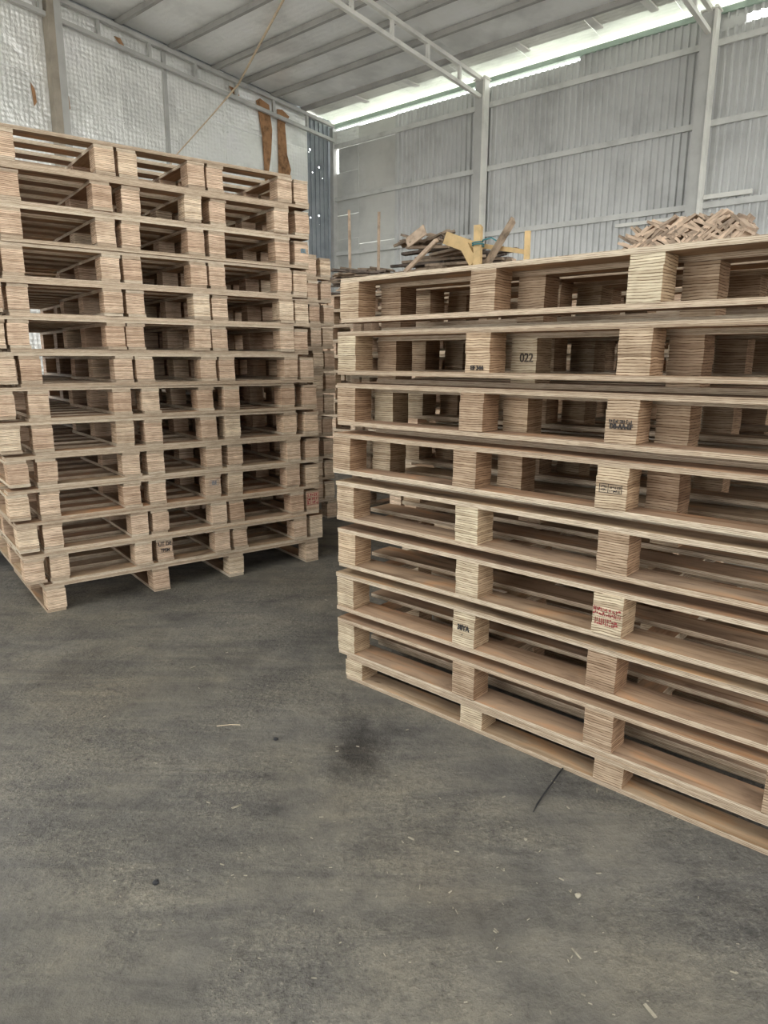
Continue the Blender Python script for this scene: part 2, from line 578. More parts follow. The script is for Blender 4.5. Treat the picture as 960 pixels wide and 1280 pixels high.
for z in (5.63, 4.63, 3.56, 2.45, 1.2):
    hbox('girt', (.06, .05, z - .04), (HL, .09, z + .04), M['girt'], wb)
hbox('flashing', (7.2, .028, 5.78), (7.73, .034, 5.94), M['corr'], wb)
# two loose laths fixed over the lowest visible girt
hbox('lath', (6.15, .092, 3.40), (7.26, .125, 3.45), M['truss'], wb)
hbox('lath', (7.42, .092, 3.63), (8.05, .125, 3.69), M['truss'], wb)
# eave beam, plain green
hbox('eave_beam', (-.05, -.02, 5.985), (HL, .07, 6.06), M['green'], wb)

# columns of the back wall --------------------------------------------------
BAY = 3.6565
for k, s in enumerate((BAY, 2 * BAY, 3 * BAY, 4 * BAY)):
    c = link('steel_column', None, mw=HALL @ Matrix.Translation((s, -.16, 0)))
    tag(c, ['pale steel column on the ribbed wall, nearer the hall corner', 'pale steel column on the ribbed wall above the offcut pile',
            'steel column on the ribbed wall just right of the picture', 'steel column on the ribbed wall far right of the picture'][k], 'column')
    link('web', MB().box((-.10, -.06, 0), (.06, .06, 6.0)).mesh('web', M['steel']), c)
    link('flange', MB().box((.06, -.075, 0), (.10, .075, 6.05)).mesh('flange', M['truss']), c)
    link('cap_plate', MB().box((-.12, -.10, 6.0), (.12, .10, 6.02)).mesh('cap_plate', M['truss']), c)
c = link('steel_column', None, mw=HALL @ Matrix.Translation((.0, -.06, 0)))
tag(c, 'blue-grey steel column standing in the hall corner', 'column')
link('web', MB().box((-.05, -.05, 0), (.02, .05, 6.0)).mesh('web', M['steel']), c)
link('flange', MB().box((.02, -.06, 0), (.05, .06, 6.0)).mesh('flange', M['steel']), c)

# left wall -----------------------------------------------------------------
wl = struct(hmesh('wall_left', MB().prism([(-.78, 0), (-GATE0, 0), (-GATE0, roof_z(GATE0) + .028), (-.78, roof_z(.78) + .028)], 0, -.10, -.07)
                  .prism([(-GATE0, GATEH), (-GATE1, GATEH), (-GATE1, roof_z(GATE1) + .028), (-GATE0, roof_z(GATE0) + .028)], 0, -.10, -.07)
                  .prism([(-GATE1, 0), (-HD, 0), (-HD, roof_z(HD) + .028), (-GATE1, roof_z(GATE1) + .028)], 0, -.10, -.07), M['metal_out']),
            'left end wall lined with silver bubble foil')
# pinholed rusty sheet next to the corner
pm = MB()
k = 0
t = .02
while t < .76:
    pm.box(*hall((-.10, t, .02), (-.095 + (.02 if k % 2 else 0), t + .06, 6.15)))
    t += .06
    k += 1
hmesh('pinholed_sheet', pm, M['pin'], wl)
# foil panels with lapped seams
pan = []
cols = [(.76, 1.66), (1.66, 2.72), (2.72, 3.72), (3.72, 4.68), (4.68, 5.66), (5.66, 6.62), (6.62, 7.4)]
seams = [[5.46, 4.3, 3.1, 1.9, .7], [5.46, 4.25, 3.1, 1.9, .7], [5.47, 4.35, 3.2, 2.0, .8], [4.97, 3.8, 2.6, 1.4, .3], [5.04, 3.9, 2.7, 1.5, .4],
         [5.36, 4.5, 3.3, 2.1, .9], [5.40, 4.55, 3.3, 2.1, .9]]
for (a, b), zz in zip(cols, seams):
    z1 = roof_z(a) - .03
    for z0 in zz + [.02]:
        d = random.uniform(0, .010)
        x = hbox('insulation_panel', (-.069 + d, a - .012, z0 - .02), (-.052 + d, b + .012, z1), M['foil_wall'], wl)
        x.rotation_euler = (0, random.uniform(-.004, .004), random.uniform(-.008, .008))
        if z0 > 3:
            hbox('seam', (-.056 + d, a, z0 - .012), (-.040 + d, b, z0 + .012), M['foil_wall'], wl)
        z1 = z0
    if a > 1:
        hbox('seam', (-.056, a - .008, zz[1]), (-.046, a + .008, roof_z(a) - .04), M['foil_wall'], wl)
# torn places where the brown board behind the foil shows


def patch(pts, d=-.034, th=.012):
    hmesh('torn_board', MB().prism([(-t_, z_) for t_, z_ in pts], 0, d, d + th), M['torn'], wl)


patch([(2.02, 6.02), (1.93, 6.08), (1.72, 6.02), (1.66, 5.60), (1.70, 5.2), (1.76, 4.9), (1.86, 4.5), (1.88, 5.1), (1.90, 5.45), (1.97, 5.80)])
patch([(1.52, 6.0), (1.40, 6.02), (1.22, 5.94), (1.34, 5.78), (1.31, 5.45), (1.30, 5.25), (1.21, 5.0), (1.29, 4.72), (1.36, 4.4), (1.53, 4.4)])
patch([(2.62, 6.10), (2.46, 6.09), (2.40, 6.00), (2.48, 5.95)])
patch([(5.62, 5.25), (5.56, 5.18), (5.55, 5.02), (5.60, 4.94)], -.036)
patch([(4.76, 6.22), (4.66, 6.22), (4.60, 6.13), (4.64, 6.10)], -.036)
patch([(6.10, 5.22), (6.05, 5.14), (6.04, 4.98), (6.08, 4.92)], -.036)
# posts of the left wall
pc = link('steel_column', None, mw=HALL @ Matrix.Translation((.06, -5.75, 0)))
tag(pc, 'broad grey column against the foil wall behind the left stack', 'column')
link('web', MB().box((-.09, .0, 0), (.05, .10, roof_z(5.75) - .08)).mesh('web', M['steel']), pc)
link('flange', MB().box((-.09, -.10, 0), (.07, .0, roof_z(5.75) - .08)).mesh('flange', M['brownside']), pc)
link('flange', MB().box((.05, -.0, 0), (.075, .105, roof_z(5.75) - .08)).mesh('flange', M['steel']), pc)
pp = hbox('wall_post', (-.045, 3.90, 0), (.015, 3.96, 6.25), M['steel'])
tag(pp, 'thin grey post on the foil wall above the left stack', 'post')


# trusses: chords follow the roof slope --------------------------------------
def slanted(t0, t1, z0, z1, half_s, dz):
    """bar running along t in the plane s=0"""
    m = MB()
    m.prism([(-t0, z0 - dz / 2), (-t1, z1 - dz / 2), (-t1, z1 + dz / 2), (-t0, z0 + dz / 2)], 0, -half_s, half_s)
    return m


def truss(s, label, mat, w=.03):
    o = link('roof_truss', None, mw=HALL @ Matrix.Translation((s, 0, EAVE)))
    tag(o, label, 'truss', None)
    L = HD - .5
    link('upper_chord', slanted(.10, L, .0 + SLOPE * .1, SLOPE * L, w, .06).mesh('upper_chord', mat), o)
    link('lower_chord', slanted(.10, L, -.27 + SLOPE * .1, -.27 + SLOPE * L, w, .06).mesh('lower_chord', mat), o)
    t = .84
    while t < L:
        zc = SLOPE * t
        link('web_post', MB().box((-w * .8, -.025, 0), (w * .8, .025, .21)).mesh('web_post', mat), o, loc=(0, -t, zc - .24))
        t += .845
    return o


truss(.06, 'grey ladder truss running along the top of the foil wall', M['steel'])
truss(BAY, 'pale ladder truss crossing the roof to the middle column', M['truss'])
truss(2 * BAY, 'pale ladder truss at the top right column', M['truss'])
truss(3 * BAY, 'pale ladder truss beyond the right picture edge', M['truss'])
truss(4 * BAY, 'pale ladder truss far beyond the right picture edge', M['truss'])

# purlins ----------------------------------------------------------------------
PT = [.90, 1.64, 2.32, 2.95, 3.80, 4.72, 5.65, 6.6, 7.55, 8.5, 9.5, 10.5, 11.5, 12.5, 13.5, 14.5, 15.5, 16.5, 17.5, 18.5]
for i, t in enumerate(PT):
    o = hbox('purlin', (-.02, t - .03, 0), (HL - .1, t + .03, .08), M['purlin'])
    o.location.z = EAVE + SLOPE * t + .034
    tag(o, 'grey steel roof purlin, %s one in from the back wall' % ORD[i + 1], 'purlin', 'roof purlins under the foil')

# ceiling --------------------------------------------------------------------
cm = MB()
for (ta, tb, sa, sb_) in ((.90, SKY0, -.3, HL), (SKY1, HD, -.3, HL), (SKY0, SKY1, -.3, SKYA), (SKY0, SKY1, SKYB, HL)):
    cm.prism([(-ta, roof_z(ta) + .03), (-tb, roof_z(tb) + .03), (-tb, roof_z(tb) + .05), (-ta, roof_z(ta) + .05)], 0, sa, sb_)
ce = struct(hmesh('ceiling', cm, M['metal_out']), 'silver foil lined roof underside')
for k in range(13):
    m = MB().prism([(-SKY0, roof_z(SKY0) + .05), (-SKY1, roof_z(SKY1) + .05), (-SKY1, roof_z(SKY1) + .054), (-SKY0, roof_z(SKY0) + .054)], 0, SKYA + k, SKYA + k + .996)
    hmesh('clear_roof_sheet', m, M['clear'], ce)
edges_t = PT + [HD]
sb = [-.05, BAY, 2 * BAY, 3 * BAY, 4 * BAY, HL]
for i in range(len(edges_t) - 1):
    a, b = edges_t[i] + .004, edges_t[i + 1] - .004
    for j in range(len(sb) - 1):
        if SKY0 - .01 <= edges_t[i] < SKY1 - .01:
            continue
        z = random.uniform(-.004, .004)
        m = MB().prism([(-a, roof_z(a) - .014 + z), (-b, roof_z(b) - .014 + z), (-b, roof_z(b) + z), (-a, roof_z(a) + z)], 0, sb[j] + .003, sb[j + 1] - .003)
        hmesh('insulation_panel', m, M['foil_roof'], ce)
# lowest roof strip made translucent to imitate daylight glow from the eave gap
x = -.3
while x < HL:
    for (ta, tb, mm) in ((-.25, .40, 'eave_glow'), (.40, .896, 'eave_glow_dim')):
        m = MB().prism([(-ta, roof_z(ta)), (-tb, roof_z(tb)), (-tb, roof_z(tb) + .006), (-ta, roof_z(ta) + .006)], 0, x + .002, min(HL, x + 1.2) - .002)
        hmesh('eave_glow_sheet', m, M[mm], ce)
    x += 1.2
# short cleats seen against the bright strip
for s in (1.15, 2.35, 4.55, 5.75, 6.55, 8.3):
    hbox('cleat', (s, .35, roof_z(.5) - .035), (s + .11, .80, roof_z(.5) - .012), M['truss'], ce)

def pierced(name, ax_s, s_, lo, hi, a, b, h, top, label):
    """end wall with one gate opening"""
    m = MB()
    for (p, q, z0, z1) in ((lo, a, 0, top), (b, hi, 0, top), (a, b, h, top)):
        if ax_s:
            m.box(*hall((p, s_, z0), (q, s_ + .05, z1)))
        else:
            m.box(*hall((s_, p, z0), (s_ + .05, q, z1)))
    return struct(hmesh(name, m, M['metal_out']), label)


pierced('wall_front', True, HD, -.3, HL, REAR_A, REAR_B, REAR_H, roof_z(HD), 'grey metal wall with a gate behind the camera')
pierced('wall_right', False, HL, 0, HD, SIDE_0, SIDE_1, SIDE_H, roof_z(HD), 'grey metal wall with a gate far to the right')

# rope ------------------------------------------------------------------------


def hpt(s, t, z):
    return tuple(HALL @ Vector((s, -t, z)))
rp = [hpt(2.65, 3.66, 6.34), hpt(1.9, 3.32, 6.28), hpt(1.0, 2.92, 6.20), hpt(.12, 2.53, 6.115), hpt(.22, 3.2, 5.44), hpt(.35, 4.0, 4.66), hpt(.45, 4.5, 4.07), hpt(.5, 4.9, 3.5)]
rope = link('rope', MB().tube(rp, [.017, .017, .017, .017, .010, .010, .010, .010]).mesh('rope', M['rope']))
tag(rope, 'straw-coloured rope slung from the roof over the foil wall truss', 'rope')

# ------------------------------------------------------------------ pallets
_boards, _blocks = {}, {}


def board_mesh(L, w, t):
    key = (round(L, 3), round(w, 3), round(t, 4))
    if key not in _boards:
        out = []
        for _ in range(4):
            m = MB()
            n = 4
            for i in range(n + 1):
                x = -L / 2 + L * i / n
                dz = random.uniform(-.0012, .0012) if 0 < i < n else 0
                dy = random.uniform(-.0018, .0018)
                m.v += [(x, -w / 2 + dy, dz), (x, w / 2 + dy, dz), (x, w / 2 + dy, t + dz), (x, -w / 2 + dy, t + dz)]
            for i in range(n):
                a, b = 4 * i, 4 * i + 4
                for k in range(4):
                    m.f.append((a + k, a + (k + 1) % 4, b + (k + 1) % 4, b + k)[::-1])
            m.f.append((0, 1, 2, 3)[::-1])
            m.f.append(tuple(4 * n + k for k in range(4)))
            out.append(m.mesh('board', M['board']))
        _boards[key] = out
    return random.choice(_boards[key])


def block_mesh(h, mat='block', w=.1, d=.1):
    key = (round(h, 4), mat)
    if key not in _blocks:
        out = []
        for _ in range(7):
            m = MB()
            cuts = sorted([0, h] + [h * (k + random.uniform(-.3, .3)) / 4 for k in (1, 2, 3)])
            for a, b in zip(cuts, cuts[1:]):
                ox, oy = random.uniform(-.0013, .0013), random.uniform(-.0013, .0013)
                m.box((-w / 2 + ox, -d / 2 + oy, a), (w / 2 + ox, d / 2 + oy, b))
            out.append(m.mesh('block', M[mat]))
        _blocks[key] = out
    return random.choice(_blocks[key])


class Kind:
    """pallet layout: list of (name, mesh-maker, centre xy, z, along_depth)"""

    def __init__(s, L, D, cols, rows, t, hb, decks, deck_w, cross, runner_depth, battens=False, bottom=0):
        s.L, s.D, s.t, s.hb = L, D, t, hb
        z = 0
        p = []
        if battens:
            for c in cols:
                p.append(('batten', (.82, .09, .0349), (c + .16, .54), z, True, None))
            z += .0349
        if runner_depth:
            for c in cols:
                p.append(('runner', (D, .1, t), (c + .05, D / 2), z, True, None))
        elif bottom:
            for k in range(bottom):
                p.append(('bottom_board', (L, .125, t), (L / 2, .0625 + k * (D - .125) / (bottom - 1)), z, False, None))
        else:
            for r in rows:
                p.append(('runner', (L, .1, t), (L / 2, r + .05), z, False, None))
        z += t
        for ci, c in enumerate(cols):
            for ri, r in enumerate(rows):
                p.append(('block', (hb,), (c + .05, r + .05), z, False, (ci, ri)))
        z += hb
        if cross:
            for c in cols:
                p.append(('stringer', (D, .1, t), (c + .05, D / 2), z, True, None))
            z += t
        for k in range(decks):
            y = deck_w / 2 + k * (D - deck_w) / (decks - 1)
            p.append(('deck_board', (L, deck_w, t), (L / 2, y), z, False, None))
        z += t
        s.parts, s.H = p, z


KR = Kind(1.83, 1.0, (0, .628, 1.177, 1.73), (0, .45, .9), .0175, .1345, 5, .15, False, False)
KN = Kind(1.83, 1.0, (0, .628, 1.177, 1.73), (0, .45, .9), .0175, .152, 5, .15, False, False)
KS = Kind(1.83, 1.0, (0, .628, 1.177, 1.73), (0, .45, .9), .0175, .1345, 3, .13, False, False, True, 5)
KS1 = Kind(1.83, 1.0, (0, .628, 1.177, 1.73), (0, .45, .9), .0175, .1345, 3, .13, False, False, False, 5)
KB = Kind(1.83, 1.0, (0, .628, 1.177, 1.73), (0, .45, .9), .0175, .0765, 5, .15, False, False)
KL = Kind(1.78, 1.0, (0, .6, 1.105, 1.68), (0, .45, .9), .018, .1097, 5, .11, True, True)


def pallet(kind, frame, s, d, z, inverted, label, group, rot=0.0, zs=1.0):
    root = link('wooden_pallet', None, mw=frame @ Matrix.Translation((s, d, z)) @ Matrix.Rotation(rot, 4, 'Z') @ Matrix.Diagonal((1, 1, zs, 1)))
    tag(root, label, 'pallet', group)
    blocks = {}
    for name, dims, (x, y), zz, deep, idx in kind.parts:
        if name == 'block':
            h = dims[0]
            me = block_mesh(h, 'block_pink' if kind is KL else 'block')
            jr = random.uniform(-.02, .02)
            jx, jy = random.uniform(-.004, .004), random.uniform(-.003, .003)
        else:
            h = dims[2]
            me = board_mesh(*dims)
            jr = random.uniform(-.0016, .0016)
            jx, jy = random.uniform(-.006, .006), random.uniform(-.003, .003)
            if deep:
                jr += math.pi / 2
        z0 = kind.H - zz - h if inverted else zz
        o = link(name, me, root, loc=(x + jx, y + jy, z0), rot=(0, 0, jr))
        if idx:
            blocks[idx] = o
    return root, blocks


def pallet_mesh(kind, inverted):
    m = MB()
    for name, dims, (x, y), zz, deep, idx in kind.parts:
        if name == 'block':
            h, a, b = dims[0], .1, .1
        else:
            a, b, h = dims
            if deep:
                a, b = b, a
        z0 = kind.H - zz - h if inverted else zz
        ox, oy = random.uniform(-.005, .005), random.uniform(-.005, .005)
        m.box((x - a / 2 + ox, y - b / 2 + oy, z0), (x + a / 2 + ox, y + b / 2 + oy, z0 + h))
    me = m.mesh('wooden_pallet', M['board'])
    me.materials.append(M['block_pink'])
    k = 0
    for name, *_ in kind.parts:
        if name == 'block':
            for q in range(6):
                me.polygons[k * 6 + q].material_index = 1
        k += 1
    return me


RA, LA = -.7257, .6494
FR = Matrix.Translation((-.1991, 2.9002, 0)) @ Matrix.Rotation(RA, 4, 'Z')
FL = Matrix.Translation((-1.8882, 3.6743, 0)) @ Matrix.Rotation(LA, 4, 'Z')

# near right stack: base, one single pallet, seven nested pairs
RB, NB = {}, {}
RG = 'pallets of the near right stack'
pallet(KB, FR, .04, .004, 0, False, 'shallow wooden pallet lying on the floor at the foot of the near right stack', RG)
shifts = [-.004, -.014, .002, -.006, -.02, -.005, .018, .030]      # from the bottom up
front = [.0, .006, -.002, .004, .0, .006, -.004, .0]
for k in range(1, 9):
    top = .0775 + .2044 * k
    lay = ORD[k + 1]
    lab = 'upright wooden pallet, %s layer from the floor in the near right stack' % lay
    if k == 8:
        lab = 'upright wooden pallet on the very top of the near right stack'
    kk = KS1 if k == 1 else KS if k < 5 else KR
    _, bl = pallet(kk, FR, shifts[k - 1], front[k - 1], top - kk.H, False, lab, RG, random.uniform(-.003, .003))
    RB[k] = bl
    if k > 4:
        _, NB[k] = pallet(KN, FR, shifts[k - 1] + .105 + random.uniform(-.006, .012), .122 + random.uniform(-.004, .006), top - .2044, True,
               'upturned wooden pallet nested behind the front blocks of the %s layer, near right stack' % lay, RG, random.uniform(-.003, .003))

# tall left stack: base pallet and thirteen nested pairs
LB = {}
LG = 'pallets of the tall left stack'
ends = [1.814, 1.797, 1.795, 1.799, 1.796, 1.793, 1.771, 1.732, 1.746, 1.741, 1.745, 1.759, 1.748]      # from the bottom up
gaps = [.130, .125, .150, .145, .160, .165, .120, .115, .125, .118, .135, .160, .118]
_, bl = pallet(KL, FL, .0, .0, 0, False, 'single upright wooden pallet on the floor under the tall left stack', LG)
LB[0] = bl
for k in range(1, 14):
    z0 = .1637 + .1810 * (k - 1)
    sB = ends[k - 1] - 1.78
    lay = ORD[k + 1]
    la = 'upright wooden pallet, %s layer from the floor in the tall left stack' % lay
    if k == 13:
        la = 'upright wooden pallet closing the top of the tall left stack'
    _, bb = pallet(KL, FL, sB, random.uniform(-.008, .008), z0, True, 'upturned wooden pallet nested in the %s layer of the tall left stack' % lay, LG, random.uniform(-.004, .004))
    _, ba = pallet(KL, FL, sB - gaps[k - 1], random.uniform(-.010, .006), z0 + .018, False, la, LG, random.uniform(-.004, .004))
    LB[k] = (ba, bb)

# narrow view of a third stack between the two
G3 = 'pallets of the stack in the gap'
F3 = FL @ Matrix.Translation((.87, 1.08, 0))
z = 0
pallet(KL, F3, .0, .0, 0, False, 'wooden pallet at the foot of the shaded stack in the gap', G3, 0, 1.038)
z = .1637 * 1.038
for k in range(1, 12):
    jj = random.uniform(-.03, .02)
    pallet(KL, F3, jj, random.uniform(-.02, .02), z, True, 'upturned wooden pallet, %s layer from the floor of the shaded gap stack' % ORD[k + 1], G3, random.uniform(-.01, .01), 1.038)
    pallet(KL, F3, jj - random.uniform(.11, .16), random.uniform(-.02, .02), z + .018 * 1.038, False,
           'upright wooden pallet, %s layer from the floor of the shaded gap stack' % ORD[k + 1], G3, random.uniform(-.01, .01), 1.038)
    z += .1817 * 1.038

# stacks further back that carry the wood piles
pm_up, pm_dn = pallet_mesh(KL, False), pallet_mesh(KL, True)


def back_stack(s, d, pairs, label, group):
    fr = FR @ Matrix.Translation((s, d, 0))
    z = .1637
    tag(link('wooden_pallet', pm_up, mw=fr), label, 'pallet', group)
    for k in range(pairs):
        jj = random.uniform(-.02, .02)
        a = link('wooden_pallet', pm_dn, mw=fr @ Matrix.Translation((jj, random.uniform(-.02, .02), z)))
        b = link('wooden_pallet', pm_up, mw=fr @ Matrix.Translation((jj - .13, random.uniform(-.02, .02), z + .018)))
        tag(a, label, 'pallet', group)
        tag(b, label, 'pallet', group)
        z += .1817
    return z


ZC = back_stack(-.85, 1.45, 9, 'wooden pallet in the back stack beneath the slanting offcut pile', 'pallets under the offcut pile')
ZB = back_stack(-2.5, 2.8, 10, 'wooden pallet in the back stack beneath the dark plank heap', 'pallets under the plank heap')
ZA = back_stack(-4.9, 4.1, 11, 'wooden pallet in the far stack beneath the low scrap heap by the corner', 'pallets under the low scrap heap')


back_stack_frame = FL @ Matrix.Translation((-1.02, 1.12, 0))
z = .1637
lab7 = 'wooden pallet in the shaded stack glimpsed through the tall left stack'
tag(link('wooden_pallet', pm_up, mw=back_stack_frame), lab7, 'pallet', 'pallets glimpsed behind the left stack')
for k in range(10):
    jj = random.uniform(-.02, .02)
    tag(link('wooden_pallet', pm_dn, mw=back_stack_frame @ Matrix.Translation((jj, random.uniform(-.02, .02), z))), lab7, 'pallet', 'pallets glimpsed behind the left stack')
    tag(link('wooden_pallet', pm_up, mw=back_stack_frame @ Matrix.Translation((jj - .13, random.uniform(-.02, .02), z + .018))), lab7, 'pallet', 'pallets glimpsed behind the left stack')
    z += .1817


# ------------------------------------------------------------------ stamps on blocks
def text_mesh(txt, size, mat):
    cu = bpy.data.curves.new('ink', 'FONT')
    cu.body = txt
    cu.size = size
    cu.align_x = 'CENTER'
    cu.align_y = 'CENTER'
    cu.extrude = .0012
    cu.offset = .0006
    o = bpy.data.objects.new('ink', cu)
    COL.objects.link(o)
    dg = bpy.context.evaluated_depsgraph_get()
    me = bpy.data.meshes.new_from_object(o.evaluated_get(dg))
    bpy.data.objects.remove(o)
    me.materials.clear()
    me.materials.append(mat)
    return me


def stamp(block, txt, size, mat, x=0, z=.06, roll=0.0, sx=1.0):
    o = link('stamp', text_mesh(txt, size, M[mat]), block, loc=(x, -.0530, z), rot=(math.pi / 2, roll, 0))
    o.scale = (sx, 1, 1)
    return o


def frame_marks(block, x0, x1, z0, z1, mat, w=.0012, split=None):
    m = MB()
    y0, y1 = -.0534, -.0520
    for a, b, c, d in ((x0, x1, z0, z0 + w), (x0, x1, z1 - w, z1), (x0, x0 + w, z0, z1), (x1 - w, x1, z0, z1)):
        m.box((a, y0, c), (b, y1, d))
    if split:
        m.box((split, y0, z0), (split + w, y1, z1))
    link('stamp_frame', m.mesh('stamp_frame', M[mat]), block)


def scribble(block, x0, x1, z0, z1, n, mat, rows=1):
    """rows of short illegible strokes"""
    m = MB()
    rh = (z1 - z0) / rows
    for r in range(rows):
        for k in range(n):
            x = x0 + (x1 - x0) * (k + random.uniform(.0, .3)) / n
            ww = (x1 - x0) / n * random.uniform(.3, .7)
            b0 = z0 + r * rh + random.uniform(0, .12) * rh
            t = random.random()
            if t < .55:
                m.box((x, -.0534, b0), (x + ww * .5, -.0520, b0 + rh * .75))
            if t > .3:
                q = b0 + random.choice((.05, .3, .6)) * rh
                m.box((x, -.0534, q), (x + ww * 1.3, -.0520, q + rh * .2))
                q = b0 + random.choice((.1, .45)) * rh
                m.box((x, -.0534, q), (x + ww * 1.3, -.0520, q + rh * .2))
    link('stamp', m.mesh('stamp', M[mat]), block)


# right stack: layer numbers run from the bottom (k=1) to the top (k=8)
b = RB[5][(2, 0)]
frame_marks(b, -.038, .034, .052, .080, 'ink', split=-.010)
scribble(b, -.033, -.014, .058, .076, 4, 'ink', 2)
scribble(b, -.004, .031, .066, .076, 8, 'ink', 1)
scribble(b, -.004, .031, .055, .064, 7, 'ink', 1)
b = RB[3][(2, 0)]
scribble(b, -.048, .047, .062, .092, 15, 'redink', 2)
scribble(b, -.040, .036, .030, .056, 11, 'redink', 2)
b = RB[2][(1, 0)]
stamp(b, '3IIYA', .030, 'ink', 0, .072, 0, .8)
stamp(b, '.', .03, 'ink', -.004, .052)
b = RB[6][(2, 0)]
scribble(b, -.040, .036, .062, .076, 11, 'ink', 1)
stamp(b, 'DB-AA-EF', .021, 'ink', 0, .052, 0, .8)
b = RB[7][(1, 0)]
stamp(b, 'EF 344', .020, 'ink', 0, .016, 0, .95)
b = NB[7][(1, 0)]
stamp(b, '022', .042, 'scrap_d', .012, .085, 0, .85)  # brown in place of ink, so the mark looks faint as in shade
# left stack
b = LB[1][1][(1, 0)]
stamp(b, 'UT DE', .034, 'ink', 0, .095, 0, .85)
stamp(b, 'TPEM', .028, 'ink', 0, .055, 0, .85)
frame_marks(b, -.046, .046, .04, .115, 'ink')
b = LB[3][0][(2, 0)]
stamp(b, 'IBE', .034, 'greyink', .006, .075, 0, .8)
frame_marks(b, -.022, .034, .058, .094, 'greyink')
b = LB[2][1][(3, 0)]
scribble(b, -.042, .042, .03, .11, 5, 'redink', 3)
frame_marks(b, -.045, .045, .028, .112, 'redink', .002)
b = LB[11][1][(3, 0)]
stamp(b, 'ISIL', .036, 'blueink', .012, .07, 0, .8)


# ------------------------------------------------------------------ wood heaps behind the right stack
def plank(name, L, w, t, mat, s, d, z, rot, label, cat, group=None):
    m = MB()
    h = L / 2
    e = [random.uniform(-.012, .012) for _ in range(4)]
    m.prism([(-h + e[0], -w / 2), (h + e[1], -w / 2 + random.uniform(0, w * .15)), (h + e[2], w / 2), (-h + e[3], w / 2 - random.uniform(0, w * .2))], 2, -t / 2, t / 2)
    o = link(name, m.mesh(name, M[mat]), mw=FR @ Matrix.Translation((s, d, z)) @ Euler(rot).to_matrix().to_4x4())
    tag(o, label, cat, group)
    return o


# dark plank heap: planks lie in courses, mostly along the stack
lab = 'weathered scrap plank lying in the dark plank heap'
ZL, ZB = ZB, ZB + .17
for course in range(15):
    zc = ZL + .014 + course * .026
    half = .50 - max(0, course - 9) * .05
    for j in range(5):
        L = random.uniform(.35, .72)
        cs = -1.78 + random.uniform(-half, half) * .55
        plank('scrap_plank', L, random.uniform(.05, .11), .022, random.choice(['scrap', 'scrap', 'scrap_d']), cs, 3.02 + j * .16 + random.uniform(-.04, .04), zc,
              (random.uniform(-.12, .12), random.uniform(-.07, .07), random.uniform(-.28, .28)), lab, 'plank', 'scrap planks in the dark heap')
for j in range(14):
    plank('scrap_plank', random.uniform(.15, .4), random.uniform(.04, .08), .02, random.choice(['scrap', 'scrap_d', 'scrap']), -2.02 + random.uniform(-.16, .3), 2.95 + random.uniform(0, .3),
          ZB + .25 + random.uniform(0, .05), (random.uniform(-.3, .3), random.uniform(-.35, .35), random.uniform(-.8, .8)), lab, 'plank', 'scrap planks in the dark heap')
plank('curled_veneer', .20, .11, .012, 'offcut', -1.93, 2.88, ZB + .29, (1.2, -.5, .2), 'pale curled veneer piece hanging on the dark plank heap', 'veneer')
plank('leaning_plank', .40, .06, .03, 'offcut', -1.83, 2.82, ZB + .11, (.25, -.62, .06), 'tan board leaning diagonally against the dark plank heap', 'plank')
plank('pine_board', .36, .028, .10, 'yellow', -1.45, 2.90, ZB + .18, (0, .37, .05), 'pale yellow pine board tilted on the plank heap', 'board')
plank('pine_board', .16, .028, .08, 'yellow', -1.35, 2.86, ZB + .08, (0, 1.0, .0), 'short orange pine offcut leaning under the tilted board', 'board')
plank('pine_board', .52, .02, .035, 'yellow', -1.16, 2.96, ZB + .13, (0, .20, .1), 'thin yellow lath lying behind the leaning brown plank', 'board')
plank('leaning_plank', .42, .085, .028, 'scrap', -1.12, 2.93, ZB + .15, (.9, -.95, .1), 'brown plank propped up steeply at the end of the plank heap', 'plank')
plank('wooden_stake', .62, .05, .06, 'yellow', -1.27, 2.86, ZB - .02, (0, math.pi / 2, .15), 'upright orange stake tied with a green cord on the plank heap', 'stake')
tie = []
for k in range(25):
    a = k / 24 * math.pi * 4
    tie.append(tuple(FR @ Vector((-1.27 + .045 * math.cos(a), 2.86 + .05 * math.sin(a), ZB + .14 + .03 * k / 24))))
tie += [tuple(FR @ Vector((-1.20, 2.82, ZB + .175))), tuple(FR @ Vector((-1.12, 2.82, ZB + .185))), tuple(FR @ Vector((-1.08, 2.83, ZB + .16)))]
cord = link('green_cord', MB().tube(tie, .006, 5).mesh('green_cord', mat_plain('teal_cord', (.07, .22, .24), .7, 0, .1, 10, .2)))
tag(cord, 'teal cord wound round the upright stake on the plank heap', 'cord')
plank('wooden_stake', .55, .035, .04, 'yellow', -.872, 2.95, ZB - .04, (0, math.pi / 2, .2), 'lone slim stake standing right of the plank heap', 'stake')

ZAL, ZA = ZA, ZA + .18
# low scrap heap by the corner with two tall laths
lab = 'flat dark scrap piece in the low heap before the corner'
for course in range(11):
    for j in range(6):
        plank('scrap_piece', random.uniform(.2, .45), random.uniform(.05, .12), .02, random.choice(['scrap', 'scrap_d']), -4.12 + random.uniform(-.30, .30), 4.25 + random.uniform(0, .35),
              ZAL + .015 + course * .03, (random.uniform(-.2, .2), random.uniform(-.15, .15), random.uniform(-.7, .7)), lab, 'scrap wood', 'scrap in the low heap')
plank('lath', 1.4, .026, .032, 'offcut', -4.31, 4.5, ZA + .16, (0, math.pi / 2 - .01, .6), 'tall thin lath standing nearer the hall corner', 'lath')
plank('lath', 1.3, .026, .032, 'offcut', -3.83, 4.5, ZA + .12, (0, math.pi / 2 + .01, .6), 'tall thin lath standing right of its twin before the panelled wall', 'lath')

